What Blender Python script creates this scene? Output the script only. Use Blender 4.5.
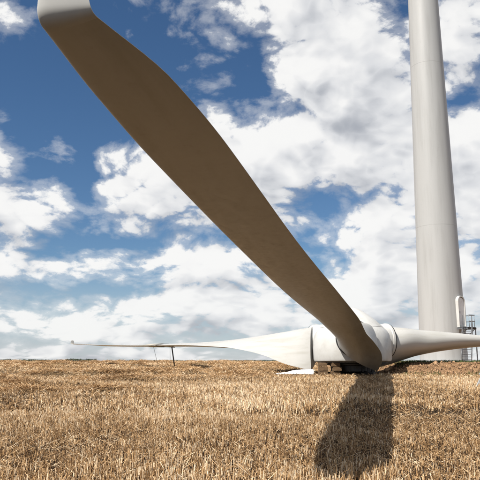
import bpy, bmesh, math, random
import numpy as np
from math import sin, cos, pi, radians, atan, atan2, asin, sqrt
from mathutils import Matrix, Vector

random.seed(7); rng = np.random.default_rng(7)
for o in list(bpy.data.objects): bpy.data.objects.remove(o)
sc = bpy.context.scene
COL = sc.collection

# ------------------------------------------------------------------ camera
F = 640.0                                  # focal length in pixels of a 480 px frame
PITCH = atan(121 / F)
CAM_Z = 1.0
cam = bpy.data.cameras.new('camera'); cam_o = bpy.data.objects.new('camera', cam); COL.objects.link(cam_o)
cam.sensor_width = 36; cam.lens = 36 * F / 480; cam.clip_start = .05; cam.clip_end = 20000
cam_o.location = (0, 0, CAM_Z); cam_o.rotation_euler = (pi / 2 + PITCH, 0, 0)
sc.camera = cam_o

# ------------------------------------------------------------------ light
SUN_HEAD = radians(228)                    # compass heading of the sun, 0 = camera forward, clockwise
SUN_EL = radians(50)
SUN_DIR = Vector((sin(SUN_HEAD) * cos(SUN_EL), cos(SUN_HEAD) * cos(SUN_EL), sin(SUN_EL)))
sun = bpy.data.lights.new('sun', 'SUN'); sun.energy = 5.0; sun.angle = radians(.53); sun.color = (1, .955, .885)
sun_o = bpy.data.objects.new('sun', sun); COL.objects.link(sun_o)
sun_o.rotation_euler = SUN_DIR.to_track_quat('Z', 'Y').to_euler(); sun_o.location = (-20, -20, 60)

sc.view_settings.view_transform = 'Standard'; sc.view_settings.look = 'None'
sc.view_settings.exposure = 0.5; sc.view_settings.gamma = 1; sc.view_settings.use_curve_mapping = False


class NT:
    """small helper to wire shader nodes"""
    def __init__(s, tree): s.t = tree; s.n = tree.nodes; s.l = tree.links
    def new(s, kind, **kw):
        n = s.n.new(kind)
        for k, v in kw.items(): setattr(n, k, v)
        return n
    def put(s, sock, v):
        if isinstance(v, bpy.types.NodeSocket): s.l.new(v, sock)
        elif v is not None: sock.default_value = v
    def math(s, op, a, b=None, c=None, clamp=False):
        n = s.new('ShaderNodeMath', operation=op, use_clamp=clamp)
        s.put(n.inputs[0], a); s.put(n.inputs[1], b)
        if c is not None: s.put(n.inputs[2], c)
        return n.outputs[0]
    def vmath(s, op, a, b=None, scale=None):
        n = s.new('ShaderNodeVectorMath', operation=op)
        s.put(n.inputs[0], a); s.put(n.inputs[1], b)
        if scale is not None: s.put(n.inputs['Scale'], scale)
        return n.outputs[0]
    def noise(s, vec, scale, detail=4, rough=.5, dist=0., lac=2., out='Fac'):
        n = s.new('ShaderNodeTexNoise'); s.put(n.inputs['Vector'], vec)
        n.inputs['Scale'].default_value = scale; n.inputs['Detail'].default_value = detail
        n.inputs['Roughness'].default_value = rough; n.inputs['Distortion'].default_value = dist
        n.inputs['Lacunarity'].default_value = lac
        return n.outputs[out]
    def smooth(s, v, a, b, o0=0., o1=1., kind='SMOOTHSTEP'):
        n = s.new('ShaderNodeMapRange', interpolation_type=kind)
        s.put(n.inputs[0], v)
        for i, q in enumerate((a, b, o0, o1)): s.put(n.inputs[i + 1], q)
        return n.outputs[0]
    def mixc(s, f, a, b, mode='MIX'):
        n = s.new('ShaderNodeMix', data_type='RGBA', blend_type=mode)
        s.put(n.inputs[0], f)
        for i, q in ((6, a), (7, b)):
            s.put(n.inputs[i], (*q, 1) if isinstance(q, tuple) and len(q) == 3 else q)
        return n.outputs[2]
    def ramp(s, v, stops):
        n = s.new('ShaderNodeValToRGB'); s.put(n.inputs[0], v)
        e = n.color_ramp.elements
        while len(e) < len(stops): e.new(.5)
        for q, (p, c) in zip(e, stops): q.position = p; q.color = (*c, 1)
        return n.outputs[0]


# ------------------------------------------------------------------ sky with fair-weather clouds
def px_dir(px, py):
    u, v = px - 240, 240 - py
    y = F * cos(PITCH) - v * sin(PITCH); z = F * sin(PITCH) + v * cos(PITCH)
    return atan2(u, y), atan2(z, sqrt(u * u + y * y))

# banks and gaps of the cloud field: direction (found through the lens once, then fixed in the sky), spread, amount
CLOUDS = [(330, 30, 62, 50, .26), (255, 8, 46, 22, .30), (375, 110, 60, 74, .26), (318, 88, 30, 30, .16), (455, 60, 34, 80, .22),
          (460, 220, 44, 70, .26), (148, 208, 44, 28, .48), (205, 170, 34, 26, .16), (270, 152, 46, 40, .34),
          (28, 214, 42, 14, .24), (50, 266, 110, 9, .30), (190, 258, 60, 7, .30), (60, 320, 130, 20, .30),
          (240, 300, 66, 24, .32), (375, 292, 60, 34, .28), (15, 14, 22, 16, .12), (16, 152, 24, 9, .10), (20, 122, 60, 30, -.44), (40, 172, 50, 9, -.22),
          (100, 84, 84, 76, -.52), (185, 70, 42, 52, -.40), (252, 70, 18, 44, -.40), (285, 108, 22, 10, -.25),
          (457, 103, 18, 11, -.50), (326, 206, 34, 12, -.40),
          (110, 244, 50, 6, -.30), (70, 290, 100, 5, -.26), (120, 343, 160, 5, -.2), (230, 238, 30, 7, -.26), (318, 262, 34, 8, -.2), (84, 195, 14, 30, -.3)]

world = bpy.data.worlds.new('World'); sc.world = world; world.use_nodes = True
wt = world.node_tree; wt.nodes.clear(); W = NT(wt)
sky = W.new('ShaderNodeTexSky', sky_type='NISHITA'); sky.sun_disc = False
sky.sun_elevation = SUN_EL; sky.sun_rotation = SUN_HEAD; sky.altitude = 200; sky.air_density = 1.0; sky.dust_density = .1; sky.ozone_density = 4.5

def density_group():
    """cloud cover in a direction: Density carries the ragged edge, Mass the smooth volume that is lit"""
    g = bpy.data.node_groups.new('cloud_density', 'ShaderNodeTree')
    g.interface.new_socket('Direction', in_out='INPUT', socket_type='NodeSocketVector')
    g.interface.new_socket('Density', in_out='OUTPUT', socket_type='NodeSocketFloat')
    g.interface.new_socket('Mass', in_out='OUTPUT', socket_type='NodeSocketFloat')
    G = NT(g); gi = G.new('NodeGroupInput'); go = G.new('NodeGroupOutput')
    d = G.vmath('NORMALIZE', gi.outputs[0])
    sp = G.new('ShaderNodeSeparateXYZ'); G.put(sp.inputs[0], d)
    az = G.math('ARCTAN2', sp.outputs[0], sp.outputs[1]); el = G.math('ARCSINE', sp.outputs[2])
    c2 = G.new('ShaderNodeCombineXYZ'); G.put(c2.inputs[0], az); G.put(c2.inputs[1], el); ae = c2.outputs[0]
    cov = None
    for px, py, rx, ry, w in CLOUDS:
        a, e = px_dir(px, py)
        vm = G.new('ShaderNodeVectorMath', operation='MULTIPLY_ADD')
        G.put(vm.inputs[0], ae); vm.inputs[1].default_value = (F / rx, F / ry, 0); vm.inputs[2].default_value = (-a * F / rx, -e * F / ry, 0)
        dq = G.new('ShaderNodeVectorMath', operation='DOT_PRODUCT'); G.put(dq.inputs[0], vm.outputs[0]); G.put(dq.inputs[1], vm.outputs[0]); q = dq.outputs['Value']
        gx = G.math('POWER', .42, q)
        cov = G.math('MULTIPLY', gx, w) if cov is None else G.math('MULTIPLY_ADD', gx, w, cov)
    # clouds flatten towards the horizon: heights count for more there
    zz = G.math('POWER', G.math('MAXIMUM', sp.outputs[2], 0.0), .75)
    cm = G.new('ShaderNodeCombineXYZ'); G.put(cm.inputs[0], sp.outputs[0]); G.put(cm.inputs[1], sp.outputs[1]); G.put(cm.inputs[2], G.math('MULTIPLY', zz, 1.5))
    p = cm.outputs[0]
    wv = G.noise(p, 7.0, 1, .5, out='Color')
    p2 = G.vmath('ADD', p, G.vmath('SCALE', G.vmath('SUBTRACT', wv, (.5, .5, .5)), None, .06))
    big = G.noise(p2, 7.0, 3, .5)
    def billow(sc_, det): return G.math('ABSOLUTE', G.math('SUBTRACT', G.noise(p2, sc_, det, .5), .5))
    b1 = billow(17, 0); b2 = billow(41, 0)
    mass = G.math('MULTIPLY_ADD', b1, 1.0, G.math('MULTIPLY_ADD', b2, .45, -.06))
    mass = G.math('ADD', G.math('MULTIPLY_ADD', G.math('SUBTRACT', big, .5), 1.7, mass), cov)
    edge = G.math('SUBTRACT', G.noise(p2, 75, 5, .62), .5)
    G.put(go.inputs[0], G.math('MULTIPLY_ADD', edge, .5, mass)); G.put(go.inputs[1], mass)
    return g

DG = density_group()
geo = W.new('ShaderNodeNewGeometry')
dirv = W.vmath('SCALE', geo.outputs['Incoming'], None, -1.0)
def dens(off):
    n = W.new('ShaderNodeGroup', node_tree=DG)
    W.put(n.inputs[0], W.vmath('ADD', dirv, off) if off else dirv)
    return n.outputs[0], n.outputs[1]
(D0, M0), (D1, M1) = dens(None), dens((-.018, 0, .040))
alpha = W.math('MAXIMUM', W.smooth(D0, .0, .26), W.smooth(D0, -.20, .12, 0., .34))
rel = W.math('SUBTRACT', M0, M1)                       # thins out towards the light: lit rim; thickens: shaded base
deep = W.smooth(M0, .15, .9)
lit = W.math('MULTIPLY_ADD', rel, .9, .75)
lit = W.math('MULTIPLY_ADD', W.math('SUBTRACT', D0, M0), .3, lit)
lit = W.math('SUBTRACT', lit, W.math('MULTIPLY', deep, .18), clamp=True)
ccol = W.ramp(lit, [(0., (.34, .365, .42)), (.35, (.52, .54, .58)), (.62, (.78, .79, .81)), (.88, (.98, .975, .965)), (1., (1.0, .995, .98))])
wsp = W.new('ShaderNodeSeparateXYZ'); W.put(wsp.inputs[0], dirv)
low = W.smooth(wsp.outputs[2], .16, .0, 0., .62, 'SMOOTHSTEP')   # hazy air and far cloud down at the horizon
bg1 = W.new('ShaderNodeBackground'); hs = W.new('ShaderNodeHueSaturation'); hs.inputs['Saturation'].default_value = 1.12; W.put(hs.inputs['Color'], sky.outputs[0]); W.put(bg1.inputs[0], hs.outputs[0]); bg1.inputs[1].default_value = .060
bgh = W.new('ShaderNodeBackground'); bgh.inputs[0].default_value = (.50, .575, .69, 1); bgh.inputs[1].default_value = .70
bg2 = W.new('ShaderNodeBackground'); W.put(bg2.inputs[0], ccol); bg2.inputs[1].default_value = .68
m0 = W.new('ShaderNodeMixShader'); W.put(m0.inputs[0], low); W.put(m0.inputs[1], bg1.outputs[0]); W.put(m0.inputs[2], bgh.outputs[0])
mx = W.new('ShaderNodeMixShader'); W.put(mx.inputs[0], W.math('MULTIPLY', alpha, W.math('SUBTRACT', .97, W.math('MULTIPLY', low, .12)))); W.put(mx.inputs[1], m0.outputs[0]); W.put(mx.inputs[2], bg2.outputs[0])
wo = W.new('ShaderNodeOutputWorld'); W.put(wo.inputs[0], mx.outputs[0])
world.cycles.sampling_method = 'MANUAL'; world.cycles.sample_map_resolution = 512
sc.cycles.max_bounces = 4; sc.cycles.diffuse_bounces = 2; sc.cycles.glossy_bounces = 2
sc.cycles.use_adaptive_sampling = True; sc.cycles.adaptive_threshold = .02; sc.cycles.adaptive_min_samples = 12

# ------------------------------------------------------------------ materials
def material(name, rough=.6, spec=.5):
    m = bpy.data.materials.new(name); m.use_nodes = True
    t = NT(m.node_tree); b = m.node_tree.nodes['Principled BSDF']
    b.inputs['Roughness'].default_value = rough; b.inputs['Specular IOR Level'].default_value = spec
    return m, t, b

def bump(t, b, h, strength=.3, dist=.02):
    n = t.new('ShaderNodeBump'); n.inputs['Strength'].default_value = strength; n.inputs['Distance'].default_value = dist
    t.put(n.inputs['Height'], h); t.put(b.inputs['Normal'], n.outputs[0])

def coords(t, kind='Object'):
    return t.new('ShaderNodeTexCoord').outputs[kind]

def gelcoat(name, base, grime, rough=.38, streak=(1, 1, 1)):
    m, t, b = material(name, rough, .4)
    c = coords(t); st = t.vmath('MULTIPLY', c, streak)
    a = t.noise(st, 1.1, 8, .6); s = t.noise(c, 9, 6, .65)
    f = t.math('ADD', t.math('MULTIPLY', t.smooth(a, .42, .72), .8), t.math('MULTIPLY', t.smooth(s, .55, .8), .5), clamp=True)
    t.put(b.inputs['Base Color'], t.mixc(f, base, grime))
    t.put(b.inputs['Roughness'], t.smooth(s, .3, .8, rough - .06, rough + .14))
    bump(t, b, t.noise(c, 3, 3, .5), .04, .01)
    return m

M_BLADE = gelcoat('blade_gelcoat', (.45, .44, .412), (.37, .355, .315), .36, (.25, 2.5, 2.5))
M_HUB = gelcoat('spinner_gelcoat', (.54, .535, .51), (.43, .415, .38), .4)
M_TOWER = gelcoat('tower_paint', (.385, .384, .374), (.325, .322, .31), .45, (1.6, 1.6, .12))
M_WHITE = gelcoat('white_sheet', (.78, .78, .77), (.6, .58, .55), .5)
M_TIP = gelcoat('tip_paint', (.45, .44, .412), (.38, .365, .325), .33)

def plain(name, col, rough=.6, metal=0., var=.25, scale=8):
    m, t, b = material(name, rough)
    n = t.noise(coords(t), scale, 6, .6)
    t.put(b.inputs['Base Color'], t.mixc(t.smooth(n, .3, .75), col, tuple(v * (1 - var) for v in col)))
    b.inputs['Metallic'].default_value = metal
    bump(t, b, n, .15, .01)
    return m
M_RUBBER = plain('black_rubber', (.02, .02, .02), .7)
M_DARKSTEEL = plain('dark_painted_steel', (.045, .042, .04), .5)
M_GALV = plain('galvanised_steel', (.2, .203, .207), .45, .5)
M_STAIR = plain('grey_stair_steel', (.06, .06, .062), .5, .3)
M_ROPE = plain('rope', (.16, .15, .14), .9)
M_FOAM = plain('foam_pad', (.45, .42, .36), .9)
M_TRESTLE = plain('white_trestle_paint', (.42, .42, .41), .6)

def wood():
    m, t, b = material('sawn_timber', .85, .2)
    c = coords(t); n = t.noise(t.vmath('MULTIPLY', c, (1, 9, 9)), 3, 8, .65)
    t.put(b.inputs['Base Color'], t.ramp(n, [(.25, (.04, .025, .015)), (.5, (.15, .095, .052)), (.8, (.27, .18, .105))]))
    bump(t, b, n, .5, .02); return m
M_WOOD = wood()

def straw_mat(name, stops, rough=.62):
    m, t, b = material(name, rough, .35)
    a = t.new('ShaderNodeAttribute'); a.attribute_name = 'tint'
    t.put(b.inputs['Base Color'], t.ramp(a.outputs['Fac'], stops))
    return m
STRAW = [(0., (.025, .013, .006)), (.25, (.15, .079, .031)), (.5, (.40, .232, .100)), (.75, (.64, .42, .215)), (1., (.88, .70, .48))]
M_STRAW = straw_mat('straw', STRAW)
M_GRASS = straw_mat('grass_blades', [(0., (.03, .045, .012)), (.6, (.07, .105, .025)), (1., (.16, .17, .06))])
M_CLOD = straw_mat('soil_clods', [(0., (.06, .035, .02)), (.6, (.28, .165, .088)), (1., (.44, .28, .16))], .95)
M_LEAF = straw_mat('far_leaves', [(0., (.025, .035, .018)), (1., (.06, .075, .035))], .8)

def field_mat():
    m, t, b = material('stubble_soil', .95, .1)
    c = coords(t)
    n1 = t.noise(c, .35, 6, .6); n2 = t.noise(c, 4, 8, .7)
    n3 = t.noise(t.vmath('MULTIPLY', c, (26, 14, 8)), 1.0, 6, .7)
    near = t.ramp(n3, [(.3, (.022, .014, .008)), (.54, (.065, .042, .023)), (.74, (.26, .175, .095))])
    far = t.ramp(t.math('ADD', t.math('MULTIPLY', n2, .6), t.math('MULTIPLY', n1, .4)), [(.34, (.15, .10, .055)), (.5, (.34, .235, .125)), (.64, (.50, .36, .205))])
    sp = t.new('ShaderNodeSeparateXYZ'); t.put(sp.inputs[0], c)
    t.put(b.inputs['Base Color'], t.mixc(t.smooth(sp.outputs[1], 25, 80), near, far))
    bump(t, b, t.math('ADD', n2, t.math('MULTIPLY', n3, .4)), 1.0, .12)
    return m
M_FIELD = field_mat()

def soil_mat():
    m, t, b = material('loose_soil', .95, .1)
    c = coords(t); n1 = t.noise(c, 1.3, 8, .65); n2 = t.noise(c, 9, 8, .7)
    f = t.math('ADD', t.math('MULTIPLY', n1, .5), t.math('MULTIPLY', n2, .5))
    t.put(b.inputs['Base Color'], t.ramp(f, [(.3, (.10, .058, .03)), (.5, (.30, .18, .095)), (.68, (.44, .28, .16))]))
    bump(t, b, f, 1.0, .15); return m
M_SOIL = soil_mat()

# ------------------------------------------------------------------ mesh helpers
def link(name, me, mat, parent=None, smooth=True):
    o = bpy.data.objects.new(name, me); COL.objects.link(o)
    if mat and not me.materials: me.materials.append(mat)
    if smooth:
        me.polygons.foreach_set('use_smooth', [True] * len(me.polygons))
    if parent: o.parent = parent
    return o

def mesh(name, v, f):
    me = bpy.data.meshes.new(name); me.from_pydata([tuple(q) for q in v], [], f); me.update(); return me

def thing(name, label, cat, loc=(0, 0, 0), rotz=0., group=None):
    o = bpy.data.objects.new(name, None); COL.objects.link(o); o.location = loc; o.rotation_euler = (0, 0, rotz)
    o.empty_display_size = .3
    return tag(o, label, cat, group)

def tag(o, label=None, cat=None, group=None, kind=None):
    if label: o['label'] = label
    if cat: o['category'] = cat
    if group: o['group'] = group
    if kind: o['kind'] = kind
    return o

class MB:
    def __init__(s): s.bm = bmesh.new()
    def box(s, c, size, rot=None, bev=0.):
        r = bmesh.ops.create_cube(s.bm, size=1.0)['verts']
        M = Matrix.Translation(c) @ (rot.to_4x4() if rot else Matrix()) @ Matrix.Diagonal((*size, 1))
        bmesh.ops.transform(s.bm, matrix=M, verts=r)
        if bev:
            ed = {e for v in r for e in v.link_edges}
            bmesh.ops.bevel(s.bm, geom=list(ed), offset=bev, segments=2, affect='EDGES')
        return s
    def bar(s, a, b, w, h=None, bev=0.):
        a, b = Vector(a), Vector(b); d = b - a
        q = d.to_track_quat('X', 'Z').to_matrix()
        return s.box((a + b) / 2, (d.length, w, h or w), q, bev)
    def tube(s, pts, r, n=8, closed=False):
        pts = [Vector(p) for p in pts]; rings = []; k = len(pts)
        for i, p in enumerate(pts):
            if closed: d = pts[(i + 1) % k] - pts[i - 1]
            else: d = pts[min(i + 1, k - 1)] - pts[max(i - 1, 0)]
            d.normalize(); up = Vector((0, 0, 1)) if abs(d.z) < .95 else Vector((1, 0, 0))
            x = d.cross(up).normalized(); y = x.cross(d)
            rr = r[i] if isinstance(r, (list, tuple)) else r
            rings.append([s.bm.verts.new(p + rr * (cos(2 * pi * j / n) * x + sin(2 * pi * j / n) * y)) for j in range(n)])
        for i in range(k if closed else k - 1):
            A, B = rings[i], rings[(i + 1) % k]
            for j in range(n): s.bm.faces.new((A[j], A[(j + 1) % n], B[(j + 1) % n], B[j]))
        if not closed: s.bm.faces.new(rings[0][::-1]); s.bm.faces.new(rings[-1])
        return s
    def lathe(s, prof, n=64, c=(0, 0, 0)):
        rings = []
        for r, z in prof:
            if r < 1e-6: rings.append([s.bm.verts.new((c[0], c[1], c[2] + z))])
            else: rings.append([s.bm.verts.new((c[0] + r * cos(2 * pi * j / n), c[1] + r * sin(2 * pi * j / n), c[2] + z)) for j in range(n)])
        for A, B in zip(rings, rings[1:]):
            for j in range(n):
                k = (j + 1) % n
                if len(A) == 1: s.bm.faces.new((A[0], B[k], B[j]))
                elif len(B) == 1: s.bm.faces.new((A[j], A[k], B[0]))
                else: s.bm.faces.new((A[j], A[k], B[k], B[j]))
        return s
    def done(s, name, mat, parent=None, smooth=False, mtx=None):
        if mtx: bmesh.ops.transform(s.bm, matrix=mtx, verts=s.bm.verts[:])
        bmesh.ops.recalc_face_normals(s.bm, faces=s.bm.faces[:])
        me = bpy.data.meshes.new(name); s.bm.to_mesh(me); s.bm.free()
        return link(name, me, mat, parent, smooth)

def autosmooth(o, deg=35):
    me = o.data
    me.polygons.foreach_set('use_smooth', [True] * len(me.polygons))
    me.set_sharp_from_angle(angle=radians(deg)); return o

# ------------------------------------------------------------------ terrain
HUB = np.array([7.138, 41.358, 2.293])
TOWER = (20.35, 65.0)
def vnoise(x, y, seed=0):
    """value noise on arrays"""
    x = np.asarray(x, float); y = np.asarray(y, float)
    xi = np.floor(x).astype(np.int64); yi = np.floor(y).astype(np.int64); fx = x - xi; fy = y - yi
    fx = fx * fx * (3 - 2 * fx); fy = fy * fy * (3 - 2 * fy)
    def h(a, b):
        n = (a * 374761393 + b * 668265263 + seed * 974634777) & 0x7fffffff
        n = ((n ^ (n >> 13)) * 1274126177) & 0x7fffffff
        n = (n ^ (n >> 16)) & 0xffff
        return n / 65535.0
    return (h(xi, yi) * (1 - fx) + h(xi + 1, yi) * fx) * (1 - fy) + (h(xi, yi + 1) * (1 - fx) + h(xi + 1, yi + 1) * fx) * fy

def sstep(x, a, b):
    t = np.clip((x - a) / (b - a), 0, 1); return t * t * (3 - 2 * t)

def ground_z(x, y):
    x = np.asarray(x, float); y = np.asarray(y, float)
    z = np.interp(y, [-400, 0, 7, 14, 25, 40, 55, 75, 110, 200, 500, 6000], [-.6, -.22, -.2, -.15, -.03, .1, .40, .56, .68, .78, .88, .90])
    z = z + (vnoise(x * .3, y * .3, 1) - .5) * .10 + (vnoise(x * .16, y * .16, 3) - .5) * .22 * sstep(y, 12, 30) * (1 - sstep(x, -2, 5)) + (vnoise(x * 1.1, y * 1.1, 2) - .5) * .05
    return z

# swaths of straw left by the combine: x0, y0, x1, y1, width, height, straws
WINDROWS = [(-16, 31, 4, 36, .9, .30, 16000), (-22, 41, 5, 46, 1.0, .34, 17000), (-34, 52, 8, 55, 1.1, .40, 20000), (-45, 66, 10, 68, 1.3, .45, 18000),
      (-60, 84, 8, 88, 1.5, .36, 18000), (-80, 112, 6, 116, 2.0, .34, 16000), (-110, 150, 20, 158, 2.5, .3, 14000), (-10, 21.5, -3.2, 23.5, .6, .20, 6000), (-9.5, 15.0, -5, 15.6, .5, .12, 3500), (-3.3, 19.0, -1.6, 19.4, .4, .14, 1500), (-13, 26, -6, 26.6, .7, .24, 6000)]
def swath_amp(along, seed):
    return np.clip(-.25 + 2.1 * vnoise(along * .30, along * 0 + seed, 31) * (.45 + .9 * vnoise(along * 1.1, along * 0 + seed, 32)), 0, 1.4)
base_z = ground_z
def ground_z(x, y):
    z = base_z(x, y)
    for i, (x0, y0, x1, y1, w, h, n) in enumerate(WINDROWS):
        dx, dy = x1 - x0, y1 - y0; L = sqrt(dx * dx + dy * dy)
        s = ((x - x0) * dx + (y - y0) * dy) / L; q = (-(x - x0) * dy + (y - y0) * dx) / L
        q = q + (vnoise(s * .8, s * 0, 60 + i) - .5) * w
        z = z + .6 * h * swath_amp(s, i) * np.exp(-(q / (.7 * w)) ** 2) * sstep(s, 0, 1.5) * (1 - sstep(s, L - 1.5, L))
    return z

def mound_frac(x, y):
    x = np.asarray(x, float); y = np.asarray(y, float)
    w = (vnoise(x * .6, y * .6, 5) - .5) * .9 + (vnoise(x * 2, y * 2, 6) - .5) * .35
    front = y - (39.7 + w)
    lx = np.maximum(9.9 - (y - 40) * .32, 7.2)
    left = (x - lx + w)
    back = 92 - y; right = 75 - x
    return np.minimum(np.minimum(sstep(front, 0, 4.6), sstep(left, 0, 3.2)), np.minimum(sstep(back, 0, 6), sstep(right, 0, 6)))

def mound_z(x, y):
    m = mound_frac(x, y); g = ground_z(x, y)
    lump = (vnoise(x * 1.4, y * 1.4, 8) - .5) * .16 + (vnoise(x * 3.5, y * 3.5, 9) - .5) * .05
    return g - .05 + m * (.985 - g + .05 - .06) + lump * np.clip(m * 3, 0, 1) * (1 - .75 * sstep(m, .85, 1))

def grid(name, xs, ys, zf, mat, parent=None):
    X, Y = np.meshgrid(xs, ys); Z = zf(X, Y)
    v = np.stack([X, Y, Z], -1).reshape(-1, 3); nx = len(xs); ny = len(ys)
    i = np.arange((nx - 1) * (ny - 1)); a = (i // (nx - 1)) * nx + i % (nx - 1)
    f = np.stack([a, a + 1, a + nx + 1, a + nx], -1)
    me = fast_mesh(name, v, f)
    return link(name, me, mat, parent)

def fast_mesh(name, v, f, tint=None):
    """v (n,3), f (m,k) arrays"""
    me = bpy.data.meshes.new(name); m, k = f.shape
    me.vertices.add(len(v)); me.vertices.foreach_set('co', np.ascontiguousarray(v, dtype=np.float32).ravel())
    me.loops.add(m * k); me.loops.foreach_set('vertex_index', np.ascontiguousarray(f, dtype=np.int32).ravel())
    me.polygons.add(m); me.polygons.foreach_set('loop_start', np.arange(0, m * k, k, dtype=np.int32))
    try: me.polygons.foreach_set('loop_total', np.full(m, k, np.int32))
    except Exception: pass
    if tint is not None:
        at = me.attributes.new('tint', 'FLOAT', 'POINT'); at.data.foreach_set('value', tint.astype(np.float32))
    me.update(calc_edges=True); me.validate()
    return me

ex = np.concatenate([-np.geomspace(6000, 32, 30), np.linspace(-30, 40, 281), np.geomspace(42, 6000, 30)])
ey = np.concatenate([-np.geomspace(400, 6, 10), np.linspace(-5, 60, 261), np.geomspace(60.4, 260, 90), np.geomspace(270, 7000, 30)])
field = grid('field', ex, ey, ground_z, M_FIELD); tag(field, 'harvested straw coloured stubble field reaching to the horizon', kind='structure')
mound = grid('soil_mound', np.concatenate([np.linspace(3, 34, 156), np.linspace(34.5, 78, 40)]), np.concatenate([np.linspace(38.6, 50, 70), np.linspace(50.5, 96, 50)]), mound_z, M_SOIL)
tag(mound, 'low bank of bare brown soil in front of the tower', kind='structure')

# ------------------------------------------------------------------ rotor
SPAN0, SPAN1 = 2.9, 37.81
K = np.array([0, .03, .08, .15, .25, .4, .6, .8, .92, .97, 1.0])
T_LE = np.array([0.757, 0.828, 0.6, 0.582, 0.477, 0.381, 0.345, 0.269, 0.228, 0.165, 0.085])
T_TE = np.array([2.28, 2.28, 2.058, 1.686, 1.3, 1.23, 1.08, 0.815, 0.745, 0.605, 0.36])
T_TH = np.array([2.55, 2, 1.57, 1.099, 0.675, 0.347, 0.22, 0.139, 0.095, 0.08398, 0.078])
T_TW = np.array([1, 0.8, 0.52, 0.363, 0.178, 0.029, 0, -0.058, -0.034, -0.06945, -0.1])
T_ZB = np.array([0, 0, 0.029, 0.071, 0.088, 0.169, 0.289, 0.484, 0.718, 0.7962, 0.841])
T_SW = np.array([0.316, 0.191, 0.132, 0.097, 0.077, 0.076, 0.068, 0.1, 0.06, 0.08148, 0.1])
def pchip(x, xk, yk):
    h = np.diff(xk); d = np.diff(yk) / h
    m = np.zeros_like(yk); s = d[:-1] + d[1:]
    m[1:-1] = np.where(d[:-1] * d[1:] > 0, 2 * d[:-1] * d[1:] / np.where(s == 0, 1, s), 0)
    m[0] = d[0]; m[-1] = d[-1]
    i = np.clip(np.searchsorted(xk, x) - 1, 0, len(xk) - 2); t = (x - xk[i]) / h[i]
    return (2*t**3 - 3*t**2 + 1) * yk[i] + (t**3 - 2*t**2 + t) * h[i] * m[i] + (-2*t**3 + 3*t**2) * yk[i+1] + (t**3 - t**2) * h[i] * m[i+1]

NS = 22
def section(le, te, t):
    """closed airfoil outline, x along the chord (0 at the pitch axis), y across"""
    c = le + te; u = (1 - np.cos(np.linspace(0, pi, NS))) / 2; xm = le / c
    g = np.where(u < xm, np.sqrt(np.clip(1 - ((xm - u) / xm) ** 2, 0, 1)), 1 - np.clip((u - xm) / (1 - xm), 0, 1) ** 1.7)
    X = u * c - le; up = g * t / 2 + .002 * u; lo = -.8 * g * t / 2 - .002 * u
    return np.concatenate([X, X[-1:0:-1]]), np.concatenate([up, lo[-1:0:-1]])

def loft(rings, cap0=True, cap1=True):
    n = len(rings[0]); v = np.concatenate(rings); f = []
    for i in range(len(rings) - 1):
        for j in range(n): f.append((i * n + j, i * n + (j + 1) % n, (i + 1) * n + (j + 1) % n, (i + 1) * n + j))
    if cap0: f.append(tuple(range(n))[::-1])
    if cap1: f.append(tuple((len(rings) - 1) * n + j for j in range(n)))
    return v, f

def ring_at(r, zc, sw, le, te, t, tw, beta, skew=0.):
    X, Y = section(le, te, t); ca, sa = cos(tw), sin(tw)
    lat = X * ca + Y * sa; nz = -X * sa + Y * ca
    return np.stack([r - nz * sin(beta) - skew * np.maximum(lat, 0), lat + sw, zc + nz * cos(beta)], -1)

SS = np.concatenate([np.linspace(0, .3, 44), np.linspace(.315, .85, 40), np.linspace(.86, 1, 26)])
tab = [pchip(SS, K, q) for q in (T_LE, T_TE, T_TH, T_TW, T_ZB, T_SW)]
rings = [ring_at(SPAN0 + SS[i] * (SPAN1 - SPAN0), tab[4][i], tab[5][i], tab[0][i], tab[1][i], tab[2][i], tab[3][i], 0, .62 * float(1 - sstep(SS[i], 0, .07))) for i in range(len(SS))]
v, f = loft(rings, True, False)
ME_BLADE = mesh('blade', v, f)
# upturned tip: an arc, then a short straight fin
tip = [ring_at(SPAN1, T_ZB[-1], T_SW[-1], T_LE[-1], T_TE[-1], T_TH[-1], T_TW[-1], 0)]
slope = atan2(T_ZB[-1] - T_ZB[-2], (K[-1] - K[-2]) * (SPAN1 - SPAN0))
r_, z_, b_ = SPAN1, T_ZB[-1], slope; ds = .0175
for i in range(1, 29):
    arc = i * ds
    b_ = slope + (radians(80) - slope) * float(sstep(arc, .0, .20))
    r_ += cos(b_) * ds; z_ += sin(b_) * ds
    k = arc / .49; end = sqrt(max(1e-4, 1 - max(0, (k - .72) / .28) ** 2))
    sc_ = (1 - .32 * k) * (.06 + .94 * end)
    tip.append(ring_at(r_, z_, T_SW[-1] + .04 * k, T_LE[-1] * sc_ * 1.25 ** min(1, k * 3), T_TE[-1] * sc_, T_TH[-1] * sc_, T_TW[-1], b_ - slope * (1 - k)))
v, f = loft(tip, False, True)
ME_TIP = mesh('blade_tip', v, f)

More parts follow.
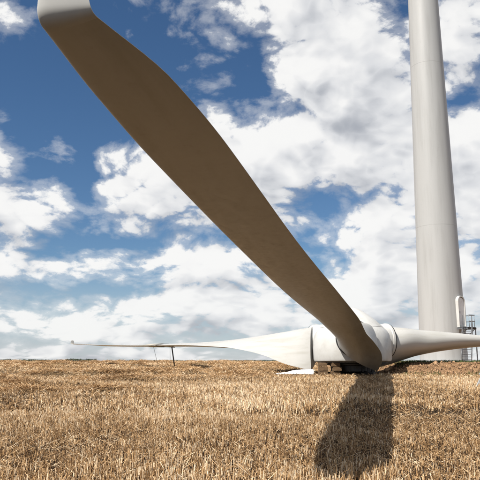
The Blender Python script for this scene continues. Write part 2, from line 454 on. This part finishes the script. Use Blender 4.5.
rotor = thing('rotor', 'off white three bladed wind turbine rotor lying assembled on the stubble', 'rotor')
TILT = Matrix.Rotation(.011, 4, Vector((cos(radians(173.06)), -sin(radians(173.06)), 0)))
rotor.matrix_world = Matrix.Translation(HUB) @ TILT
prof = [(0, -1.34), (2.30, -1.34), (2.40, -1.30), (2.45, -1.18), (2.47, -.5), (2.44, 0), (2.36, .35), (2.22, .58), (2.02, .78)]
body = autosmooth(MB().lathe(prof, 96).done('spinner', M_HUB, rotor), 40)
nose = [(2.005, .795), (1.99, .82), (1.75, 1.06), (1.4, 1.37), (1.0, 1.68), (.7, 1.88), (.4, 2.02), (.2, 2.08), (0, 2.10)]
MB().lathe(nose, 96).done('nose_cap', M_HUB, rotor, True)
MB().lathe([(1.985, .76), (1.99, .81)], 96).done('seam', M_RUBBER, body, True)
MB().lathe([(1.9, -1.36), (2.2, -1.40), (2.2, -1.345), (1.9, -1.345)], 64).done('bearing_flange', M_DARKSTEEL, rotor)

BLADES = [(193.243, 'blade pointing at the camera, its shaded underside overhead'), (318.73, 'blade reaching away to the left'), (69.09, 'blade reaching out of frame to the right')]
first = None
for h, lab in BLADES:
    bl = link('blade', ME_BLADE, M_BLADE, rotor); bl['label'] = lab
    bl.rotation_euler = (0, 0, pi / 2 - radians(h))
    autosmooth(bl, 50)
    link('tip', ME_TIP, M_TIP, bl); autosmooth(bl.children[-1], 60)
    # round root collar between spinner and blade, with its dark seal
    rx = Matrix.Rotation(pi / 2, 4, 'Y'); CO = Matrix.Translation((0, .28, .02)) @ Matrix.Diagonal((1, .92, .96, 1))
    if first is None:
        c = autosmooth(MB().lathe([(1.13, 1.6), (1.13, 2.62), (1.17, 2.66), (1.17, 2.80), (1.13, 2.84), (1.0, 2.85)], 72).done('root_collar', M_HUB, bl, False, CO @ rx), 30)
        s = MB().lathe([(1.08, 2.80), (1.145, 2.83), (1.15, 2.885), (1.08, 2.898)], 72).done('root_seal', M_RUBBER, bl, True, CO @ rx)
        first = (c, s)
    else:
        for q in first:
            k = q.copy(); COL.objects.link(k); k.parent = bl

# ------------------------------------------------------------------ what carries the rotor
hx, hy = HUB[0], HUB[1]
gz = float(ground_z(hx, hy))
stand = thing('hub_stand', 'dark steel stand under the rotor hub', 'stand', (hx, hy, gz))
top = HUB[2] - 1.42 - gz
ringp = [(1.55 * cos(a), 1.55 * sin(a), top - .07) for a in np.linspace(0, 2 * pi, 40, endpoint=False)]
MB().tube(ringp, .07, 8, True).done('ring', M_DARKSTEEL, stand, True)
for k in range(4):
    a = k * pi / 2 + .5
    MB().bar((1.55 * cos(a), 1.55 * sin(a), -.1), (1.55 * cos(a), 1.55 * sin(a), top - .1), .16, .16, .01).done('leg', M_DARKSTEEL, stand)
for k in range(2):
    a = k * pi / 2 + .5
    MB().bar((-2.1 * cos(a), -2.1 * sin(a), .1 + .005 * k), (2.1 * cos(a), 2.1 * sin(a), .1 + .005 * k), .2, .18 - .02 * k, .01).done('base_beam', M_DARKSTEEL, stand)
MB().lathe([(0, .2), (1.25, .2), (1.3, .24), (1.3, top - .16), (1.25, top - .13), (0, top - .13)], 48).done('drum', M_DARKSTEEL, stand)
for k in range(10):
    a = k * 2 * pi / 10
    MB().bar((1.34 * cos(a), 1.34 * sin(a), .2), (1.34 * cos(a), 1.34 * sin(a), top - .14), .05, .09).done('rib', M_DARKSTEEL, stand)

BLK = [(-2.0, -1.0, .56, .0, 'left of the two timber blocks packed under the hub'),
       (-1.28, -1.42, .50, .08, 'right of the two timber blocks packed under the hub')]
for bx, by, w, rz, lab in BLK:
    g0 = float(ground_z(hx + bx, hy + by)); hh = (HUB[2] - 1.36 - g0)
    t = thing('timber_block', lab, 'timber block', (hx + bx, hy + by, g0), rz, 'timber blocks under the hub')
    nl = 3; ph = (hh - .01) / nl
    for i in range(nl):
        MB().box((random.uniform(-.05, .05), random.uniform(-.06, .06), ph * (i + .5)), (w * random.uniform(.86, 1.06), .62, ph - random.uniform(.012, .03)), Matrix.Rotation(random.uniform(-.06, .06), 3, 'Z'), .018).done('sleeper', M_WOOD, t)

# white sheet crumpled below the trailing edge of the left blade
def sheet():
    n, m = 30, 14; v = []; g0 = float(ground_z(3.3, 40.5))
    for j in range(m):
        for i in range(n):
            s, t = i / (n - 1), j / (m - 1)
            h = .06 + .34 * s ** .8 * (1 - abs(2 * t - 1) ** 2.2) + .05 * sin(9 * s + 4 * t) * t + .03 * sin(17 * t + 3 * s)
            v.append((2.2 * (s - .5) + .08 * sin(8 * t), 1.1 * (t - .5) + .1 * sin(5 * s), max(.02, h)))
    f = [(j * n + i, j * n + i + 1, (j + 1) * n + i + 1, (j + 1) * n + i) for j in range(m - 1) for i in range(n - 1)]
    o = link('white_sheet', mesh('white_sheet', v, f), M_WHITE)
    o.location = (3.35, 40.6, g0); o.rotation_euler = (0, 0, .12)
    md = o.modifiers.new('thickness', 'SOLIDIFY'); md.thickness = .012
    tag(o, 'crumpled white sheet on the ground below the left blade', 'sheet')
sheet()

# ------------------------------------------------------------------ trestle, strap and lines at the left blade
hd = radians(318.73); eL = Vector((sin(hd), cos(hd), 0)); lL = Vector((-cos(hd), sin(hd), 0))
def on_left(s, lat=0., dz=0.):
    p = rotor.matrix_world @ (Matrix.Rotation(pi / 2 - hd, 4, 'Z') @ Vector((SPAN0 + s * (SPAN1 - SPAN0), lat, float(pchip(np.array([s]), K, T_ZB)[0]) + dz)))
    return p
S_STRAP = .497
p0 = on_left(S_STRAP)
g0 = float(ground_z(p0.x, p0.y))
prop = thing('blade_prop', 'thin dark prop holding up the left blade near its middle', 'prop', (p0.x + .3, p0.y, g0))
hgt = p0.z - g0 - .16
MB().tube([(.28, 0, -.1), (-.02, 0, hgt)], .055, 10).done('post', M_DARKSTEEL, prop, True)
MB().box((.28, 0, .03), (.7, .7, .06), None, .01).done('base_plate', M_DARKSTEEL, prop)
MB().box((-.05, 0, hgt + .03), (.55, .7, .07), Matrix.Rotation(.1, 3, 'Y'), .01).done('head_plate', M_DARKSTEEL, prop)
# sling round the blade
def sling(s, name, w, mat, grow, label, cat):
    rg = []
    for ds_ in (-w, 0, w):
        q = s + ds_ / (SPAN1 - SPAN0); T = [float(pchip(np.array([q]), K, y)[0]) for y in (T_LE, T_TE, T_TH, T_TW, T_ZB, T_SW)]
        a = ring_at(SPAN0 + q * (SPAN1 - SPAN0), T[4], T[5], T[0] + grow, T[1] + grow, T[2] + 2.4 * grow, T[3], 0)
        rg.append(a)
    v, f = loft(rg, False, False)
    o = link(name, mesh(name, v, f), mat); o.matrix_world = rotor.matrix_world @ Matrix.Rotation(pi / 2 - hd, 4, 'Z')
    md = o.modifiers.new('thickness', 'SOLIDIFY'); md.thickness = .02; md.offset = 1
    return tag(o, label, cat)
sling(S_STRAP + .004, 'lashing_strap', .10, M_RUBBER, .02, 'black lashing strap round the left blade above the prop', 'strap')
sling(S_STRAP + .045, 'blade_cushion', .75, M_FOAM, .045, 'pale padding wrapped under the left blade beside the prop', 'padding')
for s, lat, dx, lab in ((S_STRAP + .055, .3, .5, 'thin guy line left of the prop under the left blade'), (S_STRAP - .018, .3, .05, 'thin guy line right of the prop under the left blade')):
    a = on_left(s, lat, -.1); gq = float(ground_z(a.x + dx, a.y))
    tag(MB().tube([a, (a.x + dx * .5, a.y, (a.z + gq) / 2 - .03), (a.x + dx, a.y, gq)], .014, 6).done('guy_line', M_ROPE, None, True), lab, 'rope', 'guy lines of the left blade')

# ------------------------------------------------------------------ white trestle at the right edge
tx, ty = 9.29, 24.4; tz = float(ground_z(tx, ty))
tr = thing('trestle', 'low white trestle standing on the stubble at the right edge', 'trestle', (tx, ty, tz), .1)
for sx in (-1, 1):
    for sy in (-1, 1):
        MB().bar((sx * .42, sy * .32, -.03), (sx * .1, sy * .32, .50), .07, .045, .005).done('leg', M_TRESTLE, tr)
    MB().bar((sx * .27, -.32, .2), (sx * .27, .32, .2), .04).done('spreader', M_TRESTLE, tr)
MB().box((0, 0, .535), (.3, 1.0, .07), None, .008).done('beam', M_TRESTLE, tr)
MB().box((0, .05, .12), (.34, .5, .22), None, .02).done('weight', M_RUBBER, tr)

# ------------------------------------------------------------------ tower
TZ = .93
tower = thing('turbine_tower', 'tall tapering pale grey tubular steel wind turbine tower', 'tower', (*TOWER, TZ))
def tower_r(z):
    return float(np.interp(z, [0, 38, 78], [2.31, 1.62, 1.1]))
seams = [0, 13.6, 31.4, 55, 78]
for a, b in zip(seams, seams[1:]):
    pr = [(tower_r(a) - .05, a + .002), (tower_r(a) - .004, a + .003), (tower_r(a), a + .012)]
    pr += [(tower_r(z), z) for z in np.linspace(a + .5, b - .5, 8)]
    pr += [(tower_r(b), b - .012), (tower_r(b) - .004, b - .003), (tower_r(b) - .05, b - .002)]
    autosmooth(MB().lathe(pr, 128).done('tower_section', M_TOWER, tower), 10)
MB().lathe([(0, -.6), (3.4, -.6), (3.4, -.02), (3.33, .03), (2.5, .06), (0, .06)], 96).done('plinth', plain('concrete', (.42, .41, .39), .9), tower)
# door, platform and stair on the right-hand flank
DH = radians(143.5); dn = Vector((sin(DH), cos(DH), 0)); dt = Vector((-cos(DH), sin(DH), 0))  # outward, and to the left seen from outside
PLAT = 3.3
def dp(side, out, z):                         # door frame coordinates -> tower coordinates
    return dn * out + dt * side + Vector((0, 0, z))
def arch(w, h0, h1, n=10):
    pts = [(-w, h0), (w, h0), (w, h1 - w)]
    pts += [(w * cos(a), h1 - w + w * sin(a)) for a in np.linspace(0, pi, n)[1:-1]]
    return pts + [(-w, h1 - w)]
def door_ring(w0, w1, h0, h1, o0, o1):
    A = arch(w0, h0, h1); B = arch(w1, h0 + (w0 - w1), h1 - (w0 - w1)); n = len(A); bm = bmesh.new()
    L = [[bm.verts.new(dp(x, o, z)) for x, z in Q] for Q, o in ((A, o0), (A, o1), (B, o1), (B, o0))]
    for P, Q in zip(L, L[1:]):
        for j in range(n): bm.faces.new((P[j], P[(j + 1) % n], Q[(j + 1) % n], Q[j]))
    m = MB(); m.bm.free(); m.bm = bm; return m
door_ring(.56, .45, PLAT, PLAT + 3.1, 2.0, 2.46).done('door_frame', M_HUB, tower)
bm = bmesh.new(); A = arch(.455, PLAT + .16, PLAT + 2.93)
bm.faces.new([bm.verts.new(dp(x, 2.36, z)) for x, z in A]); m = MB(); m.bm.free(); m.bm = bm
r = bmesh.ops.extrude_face_region(bm, geom=bm.faces[:]); bmesh.ops.translate(bm, vec=-dn * .05, verts=[q for q in r['geom'] if isinstance(q, bmesh.types.BMVert)])
door = m.done('door', M_WHITE, tower)
MB().bar(dp(-.32, 2.42, PLAT + 1.35), dp(-.32, 2.42, PLAT + 1.6), .03).done('handle', M_DARKSTEEL, door)
stair = thing('entrance_stair', 'grey metal stair and railed landing at the tower door', 'stair', (*TOWER, TZ))
L0, L1, P0, P1 = -.7, .65, 2.25, 3.45        # landing: side range, outward range
rot = Matrix((dt, dn, Vector((0, 0, 1)))).transposed()
MB().box(dp(0, (P0 + P1) / 2, PLAT - .05), (L1 - L0, P1 - P0, .08), rot, .01).done('landing', M_STAIR, stair)
for s in (L0, L1):
    MB().bar(dp(s, P0, PLAT - .15), dp(s, P1, PLAT - .15), .08, .12).done('joist', M_GALV, stair)
    MB().bar(dp(s * .9, P0 - .1, PLAT - 1.2), dp(s * .9, P1 - .15, PLAT - .2), .06).done('bracket', M_GALV, stair)
MB().bar(dp(L1 * .93, P1 - .06, -.3), dp(L1 * .93, P1 - .06, PLAT - .2), .09).done('post', M_GALV, stair)
def rail(pts, name='railing', r=.03): MB().tube(pts, r, 8).done(name, M_GALV, stair, True)
for hgt_ in (.55, 1.15):
    rail([dp(L0 + .25, P1, PLAT + hgt_), dp(L1 - .15, P1, PLAT + hgt_), dp(L1, P1 - .15, PLAT + hgt_), dp(L1, P0, PLAT + hgt_)])
for a_, b_ in ((L1, P0 + .12), (L1, P1 - .15), (0, P1), (L0 + .25, P1)):
    rail([dp(a_, b_, PLAT - .05), dp(a_, b_, PLAT + 1.16)], 'baluster', .024)
# the flight runs down from the landing towards the field
FH = radians(204); fd = Vector((sin(FH), cos(FH), 0)); fs = Vector((cos(FH), -sin(FH), 0))
start = dp(L0 + .1, (P0 + P1) / 2 + .35, PLAT) + fs * -.15
rotf = Matrix((fs, fd, Vector((0, 0, 1)))).transposed()
N = 15; rise = PLAT / N; run = .235; HW = .42
def fp(side, i, dz=0): return start + fs * side + fd * (run * i) + Vector((0, 0, -rise * i + dz))
for sd in (-HW, HW):
    MB().bar(fp(sd, -.3), fp(sd, N, .05), .05, .2).done('stringer', M_STAIR, stair)
for i in range(1, N):
    MB().box(fp(0, i), (HW * 2 - .06, .26, .04), rotf).done('tread', M_STAIR, stair)
for sd in (-HW, HW):
    rail([fp(sd, 0, 1.12), fp(sd, N, 1.12)], 'handrail')
    for i in range(0, N + 1, 5): rail([fp(sd, i, 0), fp(sd, i, 1.12)], 'baluster', .024)

# ------------------------------------------------------------------ stubble, loose straw, clods, grass
def wedge_points(n, d0, d1, half=.50, extra=1.5):
    """points spread evenly over the part of the field in front of the camera, a little wider than the frame"""
    d = np.sqrt(rng.uniform(d0 * d0, d1 * d1, n)); a = rng.uniform(-1, 1, n) * (half * d + extra)
    return a, d

def stalks(x, y, z, h, w, lean, az, yaw, tint, sides=3, bend=.0):
    """each stalk a thin tapered prism (sides=3) or a two-faced ribbon (sides=2); returns v, f, t"""
    n = len(x); top = np.stack([x + np.sin(lean) * np.cos(az) * h, y + np.sin(lean) * np.sin(az) * h, z + np.cos(lean) * h], -1)
    base = np.stack([x, y, z - .01], -1)
    axis = top - base; axis /= np.linalg.norm(axis, axis=1)[:, None]
    ref = np.where(np.abs(axis[:, 2:3]) < .9, np.array([[0, 0, 1.]]), np.array([[1., 0, 0]]))
    e1 = np.cross(axis, ref); e1 /= np.linalg.norm(e1, axis=1)[:, None]; e2 = np.cross(axis, e1)
    V = []
    if sides == 3:
        for P, s in ((base, 1.0), (top, .8)):
            for k in range(3):
                a = yaw + 2 * pi * k / 3
                V.append(P + (np.cos(a)[:, None] * e1 + np.sin(a)[:, None] * e2) * (w * .5 * s)[:, None])
        V = np.stack(V, 1).reshape(-1, 3); b = np.arange(n)[:, None] * 6
        f = np.concatenate([b + np.array([[k, (k + 1) % 3, 3 + (k + 1) % 3, 3 + k]]) for k in range(3)], 0); per = 6
    else:
        d = (np.cos(yaw)[:, None] * e1 + np.sin(yaw)[:, None] * e2) * (w * .5)[:, None]
        V = np.stack([base - d, base + d, top + d * .6, top - d * .6], 1).reshape(-1, 3); b = np.arange(n)[:, None] * 4
        f = b + np.array([[0, 1, 2, 3]]); per = 4
    return V, f, np.repeat(tint, per)

def combine(parts):
    V = []; Fc = []; T = []; o = 0
    for v, f, t in parts: V.append(v); Fc.append(f + o); T.append(t); o += len(v)
    return np.concatenate(V), np.concatenate(Fc), np.concatenate(T)

def keep_off(x, y, lim=.06):
    r = np.hypot(x - hx, y - hy)
    return (mound_frac(x, y) < lim) & (r > 1.0)

def patch(x, y):                              # worn, darker patches and paler strips
    far = sstep(y, 12, 35)
    return .5 * vnoise(x * .3 + 7, y * .22, 21) + .3 * vnoise(x * 1.3, y * .9, 22) + .2 * (vnoise(x * 3, y * 2.5, 23) * (1 - far) + far * vnoise(x * .12, y * .45, 24))

ROW = .14
def standing(n, d0, d1, h0, h1, w0, w1, sides, per=5):
    """tufts of cut stalks along drilled rows"""
    m = n // per
    x, y = wedge_points(m, d0, d1)
    rd = radians(14); u = x * cos(rd) - y * sin(rd); v = x * sin(rd) + y * cos(rd)
    u = np.round(u / ROW) * ROW + rng.normal(0, .03, m)
    x = u * cos(rd) + v * sin(rd); y = -u * sin(rd) + v * cos(rd)
    p = patch(x, y); k = keep_off(x, y) & (rng.random(m) < .25 + 1.2 * p)
    x, y, p = x[k], y[k], p[k]; m = len(x)
    az = rng.uniform(0, 2 * pi, m); ln = np.abs(rng.normal(0, .28, m)); hh = rng.uniform(.6, 1.15, m); tt = rng.normal(0, .17, m)
    rep = lambda q: np.repeat(q, per)
    x, y, p, az, ln, hh, tt = map(rep, (x, y, p, az, ln, hh, tt)); n = len(x)
    x = x + rng.normal(0, .022, n); y = y + rng.normal(0, .022, n)
    h = rng.uniform(h0, h1, n) * (.5 + .85 * p) * hh; w = rng.uniform(w0, w1, n)
    t = np.clip(.53 + (p - .5) * 1.25 + tt + rng.normal(0, .27, n), 0, 1)
    return stalks(x, y, ground_z(x, y), h, w, np.clip(ln + rng.normal(0, .22, n), -.2, 1.2), az + rng.normal(0, .9, n), rng.uniform(0, pi, n), t, sides)

def lying(n, d0, d1, l0, l1, w0, w1, sides, zup=.05):
    x, y = wedge_points(n, d0, d1); p = patch(x + 3, y)
    k = keep_off(x, y) & (rng.random(n) < .3 + 1.1 * p); x, y, p = x[k], y[k], p[k]; n = len(x)
    l = rng.uniform(l0, l1, n); t = np.clip(.6 + rng.normal(0, .26, n), 0, 1)
    return stalks(x, y, ground_z(x, y) + rng.uniform(0, zup, n), l, rng.uniform(w0, w1, n), rng.uniform(1.0, 1.62, n), rng.uniform(0, 2 * pi, n), rng.uniform(0, pi, n), t, sides)

st = combine([standing(105000, 3.6, 14, .05, .15, .0055, .0115, 3)])
o = link('stubble', fast_mesh('stubble', *st[:2], st[2]), M_STRAW, None, False); tag(o, 'cut straw stubble standing in the foreground', kind='stuff')
st = combine([standing(180000, 14, 34, .08, .18, .010, .019, 2), standing(160000, 34, 90, .08, .18, .018, .036, 2)])
o = link('stubble', fast_mesh('stubble', *st[:2], st[2]), M_STRAW, None, False); tag(o, 'cut straw stubble farther out across the field', kind='stuff')
st = combine([lying(46000, 3.6, 14, .05, .22, .003, .0075, 3)])
o = link('loose_straw', fast_mesh('loose_straw', *st[:2], st[2]), M_STRAW, None, False); tag(o, 'loose broken straw lying among the near stubble', kind='stuff')
st = combine([lying(80000, 14, 40, .08, .26, .005, .011, 2, .07), lying(90000, 36, 95, .10, .34, .014, .03, 2, .08)])
o = link('loose_straw', fast_mesh('loose_straw', *st[:2], st[2]), M_STRAW, None, False); tag(o, 'loose broken straw lying farther out on the field', kind='stuff')

# windrows: loose straw heaped along the swaths
def windrow_line(x0, y0, x1, y1, wid, hgt, n, seed):
    n = int(n * 1.4); s = rng.random(n); q = rng.normal(0, .45, n)
    dx, dy = x1 - x0, y1 - y0; L = sqrt(dx * dx + dy * dy)
    px = x0 + dx * s - dy / L * q * wid; py = y0 + dy * s + dx / L * q * wid
    amp = swath_amp(s * L, seed); k = keep_off(px, py) & (rng.random(n) < .25 + amp)
    px, py, amp, q = px[k], py[k], amp[k], q[k]; n = len(px)
    z = ground_z(px, py) + .3 * hgt * amp * rng.uniform(0, 1, n)
    dist = np.hypot(px, py)
    l = rng.uniform(.10, .30, n) * (1 + dist / 200); w = .005 + dist * .00026 * rng.uniform(.7, 1.3, n)
    t = np.clip(.30 + .5 * vnoise(px * .5, py * 1.2, 71) + rng.normal(0, .2, n), 0, 1)
    return stalks(px, py, z, l, w, rng.uniform(1.0, 1.75, n), rng.uniform(0, 2 * pi, n), rng.uniform(0, pi, n), t, 2)
st = combine([windrow_line(*a, i) for i, a in enumerate(WINDROWS)])
o = link('straw_windrows', fast_mesh('straw_windrows', *st[:2], st[2]), M_STRAW, None, False); tag(o, 'lumpy swaths of loose straw across the left field', kind='stuff')

# soil clods on the bank
def clods(n):
    base = np.array([(1, 0, 0), (-1, 0, 0), (0, 1, 0), (0, -1, 0), (0, 0, 1), (0, 0, -1)], float)
    tri = np.array([(0, 2, 4), (2, 1, 4), (1, 3, 4), (3, 0, 4), (2, 0, 5), (1, 2, 5), (3, 1, 5), (0, 3, 5)])
    x = rng.uniform(7.5, 36, n * 3); y = rng.uniform(39.2, 47, n * 3); m = mound_frac(x, y); k = (m > .02) & (m < .97); x, y = x[k][:n], y[k][:n]; n = len(x)
    s = rng.lognormal(-3.75, .6, n)
    V = base[None] * s[:, None, None] * rng.uniform(.6, 1.4, (n, 6, 3)) + np.stack([x, y, mound_z(x, y) + s * .3], -1)[:, None]
    return V.reshape(-1, 3), (tri[None] + np.arange(n)[:, None, None] * 6).reshape(-1, 3), np.repeat(np.clip(rng.normal(.5, .25, n), 0, 1), 6)
c = clods(16000); o = link('soil_clods', fast_mesh('soil_clods', c[0], c[1], c[2]), M_CLOD, None, False); tag(o, 'loose clods of brown soil on the bank', kind='stuff')

def fringe(n):
    x = rng.uniform(8, 40, n); m1 = rng.random(n) < .5
    y = np.where(m1, 39.5 + rng.normal(0, .35, n), 44.6 + rng.normal(.3, .6, n))
    g = vnoise(x * .7, y * .7, 41); k = (g > .38) & (mound_frac(x, y) > .003); x, y, m1 = x[k], y[k], m1[k]; n = len(x)
    z = np.maximum(mound_z(x, y), ground_z(x, y))
    return stalks(x, y, z, rng.uniform(.06, .22, n) * np.where(m1, 1.5, .75), rng.uniform(.012, .026, n), np.abs(rng.normal(0, .45, n)), rng.uniform(0, 2 * pi, n), rng.uniform(0, pi, n), np.clip(rng.normal(.45, .25, n), 0, 1), 2)
st = fringe(34000); o = link('grass_fringe', fast_mesh('grass_fringe', *st[:2], st[2]), M_GRASS, None, False); tag(o, 'patchy green grass along the foot and crest of the soil bank', kind='stuff')

# far hedges on the horizon
def hedge(n):
    x = []; y = []; z = []; s = []
    for cx, w, h, d in ((-335, 50, 2.6, 950), (-290, 30, 1.8, 960), (-230, 22, 2.6, 940), (-130, 40, 1.2, 1000), (-40, 120, 1.0, 1050), (60, 90, 1.2, 1050)):
        k = n // 6; q = rng.uniform(-1, 1, k)
        x.append(cx + q * w); y.append(d + rng.normal(0, 4, k)); z.append(.8 + rng.random(k) * h * (.35 + .9 * vnoise(q * 9 + cx, q * 0, 51))); s.append(rng.uniform(.3, .9, k))
    x, y, z, s = map(np.concatenate, (x, y, z, s)); n = len(x)
    return stalks(x, y, z, s * 1.4, s, rng.uniform(0, 1.5, n), rng.uniform(0, 2 * pi, n), rng.uniform(0, pi, n), rng.random(n), 2)
st = hedge(9000); o = link('far_hedges', fast_mesh('far_hedges', *st[:2], st[2]), M_LEAF, None, False); tag(o, 'low dark hedges far off on the horizon', kind='stuff')
